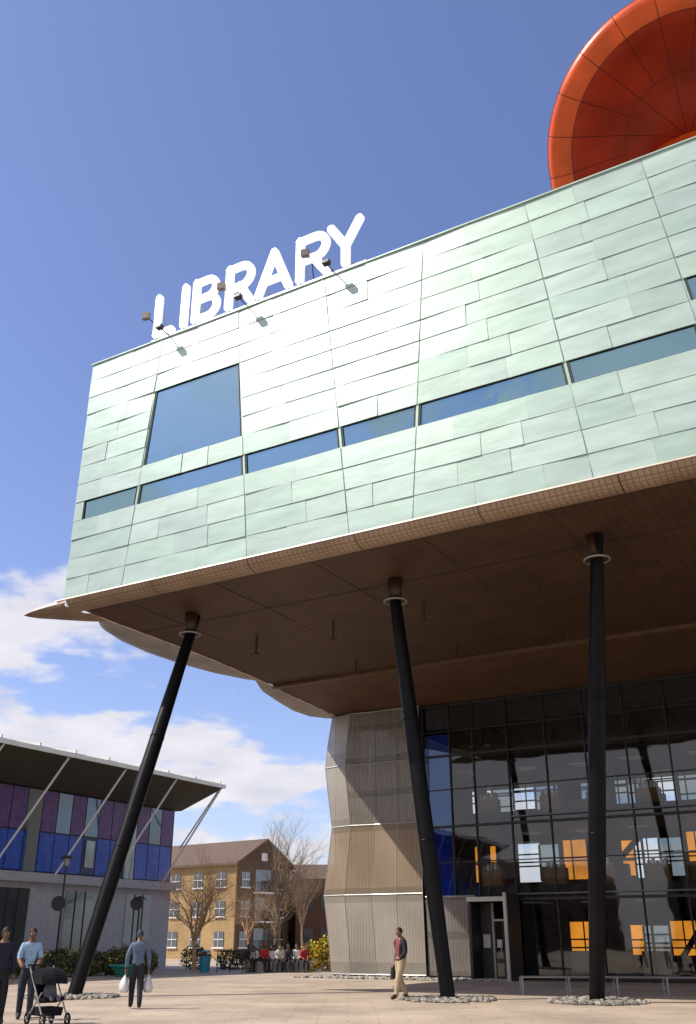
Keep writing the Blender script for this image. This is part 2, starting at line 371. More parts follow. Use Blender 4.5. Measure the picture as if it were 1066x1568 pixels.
# folded mesh screen
sc=MB()
zl=[.12,1.7,3.35,4.9,6.35,8.0,9.1,10.2,11.55]
so=[0.05,-.10,-.30,-.12,.04,-.16,-.28,-.18,.02]
to=[.0,-.05,-.12,-.06,-.0,-.08,-.13,-.08,0]
def scp(i,f):
    s0=so[i]; s1=4.85
    fold=[.16,-.16,.0,-.06,0][int(round(f*4))]
    return (s0+(s1-s0)*f,TW-.4+to[i]+fold,zl[i])
rows=[[scp(i,f) for f in (0,.25,.5,.75,1)] for i in range(len(zl))]
def scm(i,j):
    if i in(2,3): return 2
    if i>=4 and j>=1: return 3
    return 0
sc.grid(rows,scm)
sc.grid([[r[0],(r[0][0]+.35,TW+.4,r[0][2])] for r in rows],0)
for i in (0,2,4,6,8):
    for j in range(4):
        sc.tube(rows[i][j],rows[i][j+1],.028,n=5,m=1)
for j in (0,1,2,3,4):
    for i in range(8): sc.tube(rows[i][j],rows[i+1][j],.016,n=4,m=1)
sc.obj('folded_mesh_screen',[SCREEN,GREYM,SCREENB,SCREENO],lib)
s2=MB(); s2.grid([[(4.95,TW-.3,.12),(6.1,TW-.36,.12),(7.25,TW-.3,.12)],[(4.95,TW-.45,3.2),(6.1,TW-.5,3.2),(7.25,TW-.42,3.2)]],0)
for a,b_ in (((4.95,TW-.45,3.2),(6.1,TW-.5,3.2)),((6.1,TW-.5,3.2),(7.25,TW-.42,3.2)),((7.25,TW-.3,.12),(7.25,TW-.42,3.2))): s2.tube(a,b_,.03,n=5,m=1)
s2.obj('low_mesh_screen',[SCREENO,GREYM],lib)
# entrance
dr=MB()
dr.box(7.4,7.52,TW-1.5,TW-.13,0,2.95,0); dr.box(9.0,9.12,TW-1.5,TW-.13,0,3.25,0); dr.box(9.0,9.12,TW-1.62,TW-1.503,0,3.25,1); dr.box(7.4,9.0,TW-1.5,TW-.13,2.95,3.08,0)
dr.box(7.4,9.0,TW-1.62,TW-1.503,2.93,3.1,1)
dr.box(7.52,8.0,TW-.5,TW-.44,.02,2.9,2); 
dr.box(8.03,8.1,TW-.55,TW-.4,.02,2.9,1); dr.box(8.9,8.98,TW-.55,TW-.4,.02,2.9,1); dr.box(8.1,8.9,TW-.55,TW-.4,2.2,2.28,1)
dr.quad([(8.1,TW-.47,.1),(8.9,TW-.47,.1),(8.9,TW-.47,2.2),(8.1,TW-.47,2.2)],3)
dr.box(8.46,8.52,TW-.5,TW-.42,.05,2.2,0); dr.tube((8.4,TW-.58,.9),(8.4,TW-.58,1.4),.02,m=1); dr.tube((8.6,TW-.58,.9),(8.6,TW-.58,1.4),.02,m=1)
dr.box(8.2,8.42,TW-.51,TW-.503,1.2,1.5,4); dr.box(7.6,7.9,TW-.52,TW-.505,1.2,1.7,4)
dr.obj('entrance_door',[FRAME,mat('door_frame_light',(.55,.54,.5),.5),mat('notice_board',(.05,.05,.05),.5),GLASS,WHITE],lib)
def stones(name,pts,parent=None,col=(.33,.31,.28)):
    mb=MB()
    for (x,y,r) in pts: mb.ball((x,y,r*.35),(r,r*U(.7,1),r*U(.5,.75)),random.randrange(3),5,4)
    return mb.obj(name,[mat(name+'_a',col,.8),mat(name+'_b',tuple(c*.6 for c in col),.8),mat(name+'_c',tuple(c*1.35 for c in col),.8)],parent)
P=[]
for i in range(900): P.append((U(-.6,9),TW-U(.7,2.4),U(.04,.1)))
stones('gravel_margin',P,lib)

# columns
def col(base,top,name):
    o=MB(); b=Vector(base); t=Vector(top); d=(t-b)
    n=20
    segs=[(0,.20),(.04,.20),(.3,.235),(.6,.235),(.92,.19),(1,.17)]
    for (f0,r0),(f1,r1) in zip(segs[:-1],segs[1:]): o.tube(b+d*f0,b+d*f1,r0,r1,n,0,caps=False)
    o.tube(b,b+Vector((0,0,.06)),.34,.34,20,0)
    for f in (.33,.62):
        o.tube(b+d*f,b+d*(f+.004),.242,.242,20,0)
    f=1-.75/d.z; c=b+d*f
    o.torus((c.x,c.y,c.z),.36,.03,'z',24,6,1)
    o.tube(c,c+Vector((0,0,.03)),.34,.34,20,2)
    o.tube(c+Vector((0,0,.03)),(c.x,c.y,12.19),.2,.24,16,2)
    ob=o.obj(name,[BLACK,GREYM,mat('stub_brown',(.05,.03,.02),.5)],None,smooth=False)
    for p in ob.data.polygons: p.use_smooth = len(p.vertices)==4
    return ob
cols=[((-7.65,30.1,0),(-5.5,33.5,12.19)),((2.66,28.7,0),(1.45,29.7,12.19)),((6.35,27.6,0),(7.2,25.8,12.19)),((15.2,22.6,0),(14.4,22.2,12.19))]
for i,(a,b_) in enumerate(cols):
    o=col(a,b_,'support_column'); o.parent=lib; o.matrix_parent_inverse=Matrix.LocRotScale(Vector((OX,OY,0)),Euler((0,0,ANG)),Vector((1,1,1))).inverted()
    P=[]
    for k in range(420):
        r_=math.sqrt(R()); th=U(0,6.283); P.append((a[0]+1.25*r_*math.cos(th),a[1]+1.5*r_*math.sin(th),U(.05,.1)))
    stones('cobblestone_pad',P,None,(.27,.25,.22))

# ------------------------------------------------------------------ sign
sign=empty('library_sign',(OX,OY,0),ANG)
def stroke(mb,pts,r=.185,flat=.09,closed=False,off=0):
    n=len(pts); rows=[]; P=[Vector((p[0],p[1])) for p in pts]
    def ring(c,nn,w):
        row=[]
        for j in range(16):
            t=2*math.pi*j/16; cx=math.copysign(abs(math.cos(t))**.35,math.cos(t)); sx=math.copysign(abs(math.sin(t))**.35,math.sin(t))
            row.append((c.x+nn.x*cx*w,.1+off+sx*flat,c.y+nn.y*cx*w))
        return row
    d0=(P[1]-P[0]).normalized(); n0=Vector((-d0.y,d0.x))
    for a in (88,70,50,30,12): rows.append(ring(P[0]-d0*r*math.sin(math.radians(a)),n0,max(.004,r*math.cos(math.radians(a)))))
    for i in range(n):
        a=P[max(0,i-1)]; c=P[min(n-1,i+1)]
        d=(c-a).normalized(); nn=Vector((-d.y,d.x)); k=1
        if 0<i<n-1:
            d1=(P[i]-a).normalized(); k=1/max(.6,abs(d1.dot(d)))
        rows.append(ring(P[i],nn,r*k))
    d0=(P[-1]-P[-2]).normalized(); n0=Vector((-d0.y,d0.x))
    for a in (12,30,50,70,88): rows.append(ring(P[-1]+d0*r*math.sin(math.radians(a)),n0,max(.004,r*math.cos(math.radians(a)))))
    mb.grid(rows,0,True)
def arc(cx,cz,rx,rz,a0,a1,n=10): return [(cx+rx*math.cos(math.radians(a0+(a1-a0)*i/n)),cz+rz*math.sin(math.radians(a0+(a1-a0)*i/n))) for i in range(n+1)]
BZ=22.46; H=1.66
def letter(ch,x0,x1):
    mb=MB(); r=.165; a=x0+r; b_=x1-r; m=(a+b_)/2; T=BZ+H
    if ch=='L': stroke(mb,[(a,T),(a,BZ),],r); stroke(mb,[(a,BZ),(b_,BZ)],r,off=.004)
    if ch=='I': stroke(mb,[(m,T),(m,BZ)],r)
    if ch=='B':
        h=BZ+H*.53; q=(h-BZ)/2; q2=(T-h)/2
        stroke(mb,[(a,T),(a,BZ)],r); stroke(mb,[(a,T),(b_-q2*1.1-.05,T)]+arc(b_-q2-.08,h+q2,q2,q2,90,-90,10)[1:]+[(a,h)],.15,off=.004)
        stroke(mb,[(a,h),(b_-q,h)]+arc(b_-q,BZ+q,q,q,90,-90,10)[1:]+[(a,BZ)],.15,off=.008)
    if ch=='R':
        h=BZ+H*.46; q=(T-h)/2
        stroke(mb,[(a,T),(a,BZ)],r); stroke(mb,[(a,T),(b_-q-.02,T)]+arc(b_-q,h+q,q,q,90,-90,10)[1:]+[(a,h)],.155,off=.004)
        stroke(mb,[(m+.02,h),(b_,BZ)],r,off=.008)
    if ch=='A':
        stroke(mb,[(a,BZ),(m,T)],r); stroke(mb,[(b_,BZ),(m,T)],r,off=.004); stroke(mb,[(a+.25,BZ+H*.3),(b_-.25,BZ+H*.3)],.14,off=.008)
    if ch=='Y':
        stroke(mb,[(a,T),(m,BZ+H*.44)],r); stroke(mb,[(b_,T),(m,BZ+H*.44)],r,off=.004); stroke(mb,[(m,BZ+H*.44),(m,BZ)],r,off=.008)
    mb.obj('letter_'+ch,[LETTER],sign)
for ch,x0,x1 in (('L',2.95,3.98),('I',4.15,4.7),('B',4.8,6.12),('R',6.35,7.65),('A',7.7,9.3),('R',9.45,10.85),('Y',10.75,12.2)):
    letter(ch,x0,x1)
rl=MB(); rl.box(2.9,12.3,.06,.14,22.2,22.26,0)
for s_ in [3.2,4.42,5,6.5,7.9,9.1,9.6,11.4]: rl.box(s_-.03,s_+.03,.07,.13,22.11,22.2,0)
for s_ in [3.2,4.42,5,6.5,7.9,9.6,11.4]: rl.tube((s_,.22,23.6),(s_,1.1,22.11),.025,n=5)
rl.obj('sign_rail',[GREYM],sign)
for s_ in (3.85,7.45,11.1):
    fl=empty('roof_floodlight',W(s_,0,22.11),ANG); mb=MB()
    mb.tube((0,.15,.02),(0,-.5,.05),.02,n=6)
    mb.hexa([(-.12,-.66,.02),(.12,-.66,.02),(.12,-.45,0),(-.12,-.45,0),(-.14,-.63,.15),(.14,-.63,.15),(.14,-.45,.13),(-.14,-.45,.13)],0)
    mb.tube((-1.12,.5,-.0),(-1.12,.3,1.15),.022,n=6); mb.tube((-1.12,.3,1.15),(-1.12,-.1,1.2),.02,n=6); mb.obox((-1.12,-.15,1.2),.25,.14,.09,.13,1)
    mb.obj('lamp_body',[FRAME,mat('lamp_bronze',(.14,.11,.10),.5)],fl)

# ------------------------------------------------------------------ orange canopy
can=empty('orange_roof_canopy',(12.25,26.0,27.35)) 
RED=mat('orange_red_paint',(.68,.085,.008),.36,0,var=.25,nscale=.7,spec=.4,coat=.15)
RED2=mat('orange_red_shaded',(.36,.026,.005),.45,0,var=.3,nscale=.5,spec=.3)  # same canopy paint, shade of the inner bowl put into the colour
SEAM=mat('canopy_seam',(.10,.010,.004),.6)
view=(Vector((0,0,1.4))-Vector((12.2,26.0,27.4))).normalized()
Nn=Vector((view.x*.75,view.y*.95,view.z*1.15)).normalized()
ux=Vector((0,0,1)).cross(Nn).normalized(); uy=Nn.cross(ux)
profc=[(0.02,-1.9),(1.2,-1.8),(2.3,-1.35),(3.2,-.75),(3.8,-.15),(4.2,.22),(4.6,.40),(4.9,.34),(5.05,.1),(5.05,-.3),(4.95,-.8),(4.55,-1.6),(3.6,-2.6),(2,-3.2),(.02,-3.4)]
NS=22; NA=NS*4; mb=MB(); rows=[]
for i in range(NA):
    a=2*math.pi*i/NA; ca,sa=math.cos(a),math.sin(a)
    k=1.0
    if sa<0: k=min(1.38,1/max(.2,abs(ca)))
    rows.append([ux*(r_*ca*k)+uy*(r_*sa*k*1.02)+Nn*h for r_,h in profc])
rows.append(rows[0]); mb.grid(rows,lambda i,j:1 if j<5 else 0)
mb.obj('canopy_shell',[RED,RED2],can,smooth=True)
mb=MB()
for i in range(0,NA,4):
    for j in range(0,len(profc)-4): 
        if j<2 and i%8: continue
        mb.tube(rows[i][j]-Nn*.006,rows[i][j+1]-Nn*.006,.018,n=4,caps=False)
for j in (2,5,8):
    for i in range(NA): mb.tube(rows[i][j]-Nn*.004,rows[i+1][j]-Nn*.004,.014,n=4,caps=False)
mb.obj('canopy_seams',[SEAM],can)
mb=MB(); mb.tube(-Nn*2.6-Vector((0,0,.5)),Vector((2.5,4.5,-5.4)),1.6,1.9,24); mb.obj('canopy_stalk',[RED],can,smooth=True)

# ------------------------------------------------------------------ left leisure building
lz=empty('leisure_centre_building',(-10.6,62,0),math.atan2(.86,.51))
BLUE=mat('blue_panel',(.03,.09,.50),.35,var=.25); PUR=mat('purple_panel',(.13,.06,.22),.4,var=.25); PW=mat('render_white',(.40,.40,.45),.7)
ROOFU=mat('roof_underside',(.085,.075,.06),.8,spec=.2); SHWIN=window_mat('pool_window',(.02,.025,.03),.10)
PALEW=window_mat('pale_window',(.18,.20,.19),.12)
mb=MB(); Lk=60
mb.box(-Lk,0,0,22,0,4.2,0)
mb.box(-Lk,0.1,-.35,0,4.2,4.65,0)
mb.box(-Lk,-.01,.1,22,4.66,8.8,1)
x=-Lk; i=0
while x<-.3:
    w=1.05
    c=i%7
    if c in (1,): mb.box(x+.03,x+w-.03,.05,.098,4.75,6.65,4)
    else: mb.box(x+.03,x+w-.03,.05,.098,4.75,6.65,2)
    if c in (1,4,6): mb.box(x+.03,x+w-.03,.05,.098,6.72,8.75,5 if c!=4 else 6)
    else: mb.box(x+.03,x+w-.03,.05,.098,6.72,8.75,3)
    if c==1: mb.box(x+.2,x+w-.2,-.02,.048,5.1,6.5,6)
    if c==4: mb.box(x+.15,x+w-.15,-.04,.048,4.7,7.2,6)
    x+=w; i+=1
x=-Lk+1
while x<-3:
    mb.box(x,x+2.1,-.03,-.003,1.0,3.9,5)
    for k in range(1,3): mb.box(x+.7*k-.03,x+.7*k+.03,-.06,-.031,1.0,3.9,1)
    x+=4.6
for yy in (2,6,10,14): mb.box(0.003,.03,yy,yy+1.6,5.2,8,5)
mb.hexa([(-Lk,-3.2,10.0),(.5,-3.2,10.0),(.5,0,8.85),(-Lk,0,8.85),(-Lk,-3.2,10.16),(.5,-3.2,10.16),(.5,0,10.3),(-Lk,0,10.3)],7)
mb.hexa([(-Lk,0.001,8.85),(.5,0.001,8.85),(.5,22,8.85),(-Lk,22,8.85),(-Lk,0.001,10.3),(.5,0.001,10.3),(.5,22,9.2),(-Lk,22,9.2)],7)
mb.box(-Lk,.6,-3.3,-3.21,9.98,10.2,8)
x=-Lk
while x<.5:
    mb.hexa([(x,-3.3,10.22),(x+.1,-3.3,10.22),(x+.1,-1.6,10.5),(x,-1.6,10.5),(x,-3.3,10.36),(x+.1,-3.3,10.36),(x+.1,-1.6,10.62),(x,-1.6,10.62)],8); x+=2.4
mb.box(-Lk,.4,-1.6,-1.5,10.4,10.62,8)
x=-Lk+1.6
while x<.5:
    mb.tube((x-1.6,-.3,4.6),(x,-3.1,10.0),.06,n=6,m=8); x+=4.2
mb.tube((.3,-.2,6.6),(.4,-3.0,10.0),.05,n=6,m=8)
mb.obj('leisure_centre_walls_and_roof',[PW,FRAME,BLUE,PUR,mat('blue_dark',(.03,.05,.16),.4),SHWIN,PALEW,ROOFU,WHITE],lz)

# ------------------------------------------------------------------ brick flats
BRY=brickmat('yellow_brick',(.42,.28,.12),(.36,.23,.095),(.3,.25,.18),1.0,bw=.45,rh=.15,ms=.012,swizzle=True)
BRD=brickmat('yellow_brick_shaded',(.12,.07,.035),(.10,.055,.03),(.1,.08,.06),1.0,bw=.45,rh=.15,ms=.012,swizzle=True)  # yellow brick darkened: shade of the gable side put into the colour
TILE=mat('roof_tiles',(.12,.08,.06),.8,bump=.4,bscale=12); WWIN=window_mat('flat_window',(.03,.035,.045),.15)
fl=empty('brick_apartment_house',(-10.3,95,0),math.atan2(.8,.6))
mb=MB()
A,Bw,E,Rg=7.6,16,8.2,10.3
mb.box(0,A,0,Bw,0,E,0)
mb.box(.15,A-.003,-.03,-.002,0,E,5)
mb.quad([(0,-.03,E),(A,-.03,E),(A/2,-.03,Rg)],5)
o_=.45
mb.hexa([(-o_,-o_,E-.25),(A/2,-o_,Rg+.0),(A/2,Bw,Rg+.0),(-o_,Bw,E-.25),(-o_,-o_,E-.05),(A/2,-o_,Rg+.22),(A/2,Bw,Rg+.22),(-o_,Bw,E-.05)],1)
mb.hexa([(A/2+.001,-o_,Rg),(A+o_,-o_,E-.25),(A+o_,Bw,E-.25),(A/2+.001,Bw,Rg),(A/2+.001,-o_,Rg+.22),(A+o_,-o_,E-.05),(A+o_,Bw,E-.05),(A/2+.001,Bw,Rg+.22)],1)
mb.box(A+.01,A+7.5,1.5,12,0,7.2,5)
mb.hexa([(A-.2,1.0,7.2),(A+8,1.0,7.2),(A+8,12.5,7.2),(A-.2,12.5,7.2),(A-.2,5,9.2),(A+5,5,9.2),(A+5,8,9.2),(A-.2,8,9.2)],1)
def win(x0,x1,z0,z1,face):
    if face=='y': mb.box(x0,x1,-.06,-.034,z0,z1,2); mb.box(x0,x1,-.1,-.062,(z0+z1)/2-.03,(z0+z1)/2+.03,3); mb.box((x0+x1)/2-.02,(x0+x1)/2+.02,-.12,-.101,z0,z1,3); mb.box(x0-.1,x1+.1,-.16,-.034,z0-.12,z0-.003,3)
    else: mb.box(-.06,-.004,x0,x1,z0,z1,2); mb.box(-.1,-.062,x0,x1,(z0+z1)/2-.03,(z0+z1)/2+.03,3); mb.box(-.12,-.101,(x0+x1)/2-.02,(x0+x1)/2+.02,z0,z1,3); mb.box(-.16,0,x0-.1,x1+.1,z0-.12,z0-.003,3)
for z in (1,3.6,6.1):
    for x in (.7,5.6): win(x,x+1.1,z,z+1.3,'y')
    for y in (1.2,4.2,7.2,10.2,13.2): win(y,y+1.2,z,z+1.3,'x')
    mb.box(2.6,4.8,-.06,-.034,z-.4,z+1.6,2)
    mb.box(2.3,5.1,-1.1,-.062,z-.55,z-.42,3)
    for k in range(12): mb.box(2.32+k*.245,2.36+k*.245,-1.1,-1.06,z-.4,z+.5,4)
    mb.box(2.3,5.1,-1.12,-1.05,z+.5,z+.56,4)
for z in (1,3.6): 
    for x in (A+1,A+3,A+5.2): mb.box(x,x+1.1,1.42,1.497,z,z+1.3,2)
mb.box(3.4,4.2,-.07,-.034,8.5,9.2,3)
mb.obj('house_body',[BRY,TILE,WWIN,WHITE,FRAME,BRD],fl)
DKB=mat('dark_brick',(.08,.032,.02),.8)
mb=MB(); mb.box(-5,1.5,100,112,0,7.0,0); mb.hexa([(-5.5,99.5,7),(2,99.5,7),(2,112,7),(-5.5,112,7),(-5.5,104,8.6),(2,104,8.6),(2,107,8.6),(-5.5,107,8.6)],1)
for x in (-4.2,-2.6,-1.0,.4):
    for z in (1.2,4.2): mb.box(x,x+.9,99.93,99.997,z,z+1.4,2)
mb.obj('dark_brick_house',[DKB,TILE,WWIN])
# unseen terraces added behind the viewpoint to darken what the glazing reflects
SQB=mat('unseen_terrace_brick',(.20,.13,.09),.8,var=.3,nscale=.3)
for nm_,loc,rz_,ln,hh in (('unseen_terrace',(-85,-60,0),0,130,13),('unseen_terrace',(-92,40,0),-math.pi/2,95,11)):
    e=empty(nm_,loc,rz_); mb=MB(); mb.box(0,ln,-10,0,0,hh,0)
    mb.hexa([(-.4,-10.4,hh),(ln+.4,-10.4,hh),(ln+.4,.4,hh),(-.4,.4,hh),(-.4,-5.1,hh+3),(ln+.4,-5.1,hh+3),(ln+.4,-4.9,hh+3),(-.4,-4.9,hh+3)],1)
    x=1.5
    while x<ln-2:
        for z in (.6,4,7.4): mb.box(x,x+1.3,.003,.05,z+.4,z+2.4,2); mb.box(x-.1,x+1.4,.003,.12,z+.25,z+.395,3)
        x+=3.3
    mb.obj('terrace_body',[SQB,TILE,WWIN,WHITE],e)

# ------------------------------------------------------------------ vegetation
def leafcloud(name,blobs,n,size,mats,parent=None,wts=None,stems=True):
    mb=MB()
    for (c,r) in blobs:
        for k in range(int(n*(r[0]*r[1]*r[2])**(1/3))):
            while True:
                p=Vector((U(-1,1),U(-1,1),U(-1,1)))
                if p.length<=1: break
            p=p.normalized()*(p.length**.45)*U(.75,1.08)
            pos=Vector((c[0]+p.x*r[0],c[1]+p.y*r[1],max(.03,c[2]+p.z*r[2])))
            d=Vector((U(-1,1),U(-1,1),U(-1,1))).normalized(); a=d.orthogonal().normalized()*size*U(.6,1.3); b2=d.cross(a)*.6
            m_=random.choices(range(len(mats)),weights=wts)[0]
            mb.quad([pos-a,pos+b2,pos+a,pos-b2],m_)
        if stems:
            for k in range(7): mb.tube((c[0]+U(-.3,.3)*r[0],c[1]+U(-.3,.3)*r[1],0),(c[0]+U(-.8,.8)*r[0],c[1]+U(-.8,.8)*r[1],c[2]+.5*r[2]),.015,.006,n=4,m=0)
    return mb.obj(name,mats,parent)
G1=mat('leaf_dark',(.035,.06,.02),.6); G2=mat('leaf_mid',(.07,.11,.03),.6); G3=mat('leaf_light',(.12,.16,.05),.6); YEL=mat('flower_yellow',(.8,.58,.02),.6); RB=mat('leaf_rust',(.14,.08,.04),.7)
bl=[((-14.2+.34*i+U(-.2,.2),44.8+.93*i*.6+U(-.2,.2),.55),(.75,.6,U(.45,.75))) for i in range(14)]
leafcloud('hedge',bl,1100,.07,[G1,G2,RB,G3,YEL],wts=[5,4,3,1.5,.7])
leafcloud('forsythia_bush',[((-1.9,56,.75),(.7,.6,.75)),((-1.0,56.3,.9),(.8,.6,.95)),((-.2,57,.6),(.7,.6,.7)),((-2.9,57,.5),(.6,.5,.5))],1800,.07,[YEL,G1,G2],wts=[7,2,3])
bl=[((-25+i*2.2+U(-.5,.5),112+U(-3,3),U(1.2,2.2)),(2.2,1.8,U(1.4,2.6))) for i in range(24)]
leafcloud('distant_trees',bl,420,.35,[G1,G2,RB],wts=[4,2,3],stems=False)
leafcloud('shrub',[((-6.6,60,.5),(.9,.7,.6)),((-5.4,60.5,.5),(.8,.7,.6)),((-8.6,60,.6),(.9,.7,.7)),((-4.2,61,.6),(.9,.7,.8))],900,.08,[G1,G2,RB],wts=[4,3,2])

def tree(name,loc,H,seed,spread=.5,levels=5,tr=.09,trunkf=.35,colr=(.20,.155,.10)):
    rs=random.Random(seed); mb=MB()
    def br(p,d,L_,r,lv):
        k=3 if lv>1 else 2; q_=p.copy(); dd=d.copy()
        for i in range(k):
            dd=(dd+Vector((rs.uniform(-.16,.16),rs.uniform(-.16,.16),rs.uniform(-.02,.12)))).normalized()
            e=q_+dd*(L_/k); r2=r*(1-.35*(i+1)/k*1.0)
            mb.tube(q_,e,r*(1-.35*i/k),r2,6 if lv>=levels-1 else 4,0,caps=False)
            if lv<levels and lv>0 and i>=0:
                for _ in range(1 if i<k-1 else 2):
                    a=dd.orthogonal().normalized(); a.rotate(Matrix.Rotation(rs.uniform(0,6.28),3,dd))
                    nd=(dd*rs.uniform(.7,1)+a*spread*rs.uniform(.7,1.5)+Vector((0,0,.12))).normalized()
                    br(e,nd,L_*rs.uniform(.55,.8),r2*.62,lv-1)
            q_=e
        if lv==levels:
            for _ in range(6):
                a=Vector((rs.uniform(-1,1),rs.uniform(-1,1),0)).normalized()
                br(q_-dd*rs.uniform(0,.25)*L_,(Vector((0,0,1))+a*spread*rs.uniform(.6,1.5)).normalized(),H*.33*rs.uniform(.7,1),r*.5,lv-1)
    br(Vector((0,0,0)),Vector((0,0,1)),H*trunkf,tr,levels)
    return mb.obj(name,[mat('bark_'+str(seed),colr,.85,var=.3,nscale=8)],None,loc=loc)
tree('bare_tree',(-7.9,55,0),6.6,3,.75,6,.14,.26,(.46,.30,.17))
tree('bare_tree',(-3.9,60,0),7.6,11,.42,5,.12,.5,(.34,.26,.17))
tree('bare_tree',(-2.9,70,0),6.4,21,.5,6,.10,.4,(.3,.22,.15))
tree('bare_tree',(-6.6,72,0),5.6,31,.6,5,.10,.35,(.4,.26,.15))
tree('bare_tree',(-4.6,66,0),5.2,41,.6,5,.09,.38,(.34,.24,.15))

# ------------------------------------------------------------------ street furniture
def bench():
    mb=MB(); e=empty('metal_bench')
    P=[]
    for i in range(19):
        x=5.1+i*.45; y=31.4-.17*i*.4+.35*math.sin(i*.35)*.4; P.append((x,y))
    for a,b_ in zip(P[:-1],P[1:]):
        for k in range(5):
            mb.tube((a[0],a[1]+k*.1,.47),(b_[0],b_[1]+k*.1,.47),.025,n=6)
    for i in range(0,19,3):
        x,y=P[i]; mb.tube((x,y,0),(x,y,.45),.03,n=6); mb.tube((x,y+.4,0),(x,y+.4,.45),.03,n=6); mb.tube((x,y-.04,.43),(x,y+.44,.43),.03,n=6)
        mb.tube((x,y,.12),(x,y+.4,.12),.02,n=6)
    mb.obj('bench_slats_and_legs',[GREYM],e)
bench()
def rail(name,loc,rz_,L_,H_,n):
    mb=MB(); e=empty(name,loc,rz_)
    mb.tube((0,0,H_),(L_,0,H_),.03,n=6); mb.tube((0,0,.2),(L_,0,.2),.02,n=6)
    for i in range(n+1):
        x=L_*i/n; mb.tube((x,0,0 if i%4==0 else .2),(x,0,H_),.022 if i%4==0 else .012,n=5)
    mb.obj('rail_bars',[FRAME],e)
rail('pedestrian_barrier',(-6.6,53.8,0),.05,1.9,1.0,12)
mb=MB(); e=empty('litter_bin',(-7.05,52.5,0))
mb.tube((0,0,.05),(0,0,.8),.24,.29,16,0); mb.tube((0,0,.8),(0,0,.86),.31,.31,16,1); mb.tube((0,0,.98),(0,0,1.04),.3,.2,16,0)
for a in range(4): mb.tube((.25*math.cos(a*1.57),.25*math.sin(a*1.57),.86),(.25*math.cos(a*1.57),.25*math.sin(a*1.57),.98),.02,n=5,m=1)
mb.obj('bin_body',[mat('bin_blue',(.02,.22,.36),.4),FRAME],e)
mb=MB(); e=empty('turquoise_planter',(-10.0,48,0))
TEAL=mat('teal_paint',(.03,.30,.24),.5)
mb.tube((0,0,0),(0,0,.3),.35,.55,20,0); mb.tube((0,0,.3),(0,0,.45),.55,.75,20,0); mb.torus((0,0,.45),.74,.04,'z',24,6,0); mb.tube((0,0,.451),(0,0,.47),.7,.7,20,1)
mb.obj('planter_bowl',[TEAL,G1],e)
def lamp(loc,H_,disc):
    mb=MB(); e=empty('street_lamp',loc)
    mb.tube((0,0,0),(0,0,.9),.09,.08,10); mb.tube((0,0,.9),(0,0,H_),.055,.04,10)
    mb.tube((0,0,H_),(0,0,H_+.06),.3,.3,14); mb.tube((0,0,H_-.3),(0,0,H_),.1,.16,12,m=1); mb.tube((0,0,H_+.06),(0,0,H_+.16),.3,.05,14)
    mb.tube((-.12,-.1,disc),(-.12,-.17,disc),.32,.32,20,0); mb.tube((0,-.05,disc),(-.12,-.12,disc),.03,.03,6)
    mb.obj('lamp_post_and_head',[FRAME,GREYM],e)
lamp((-12.9,47.0,0),4.9,3.0); lamp((-10.6,53,0),3.4,3.2)

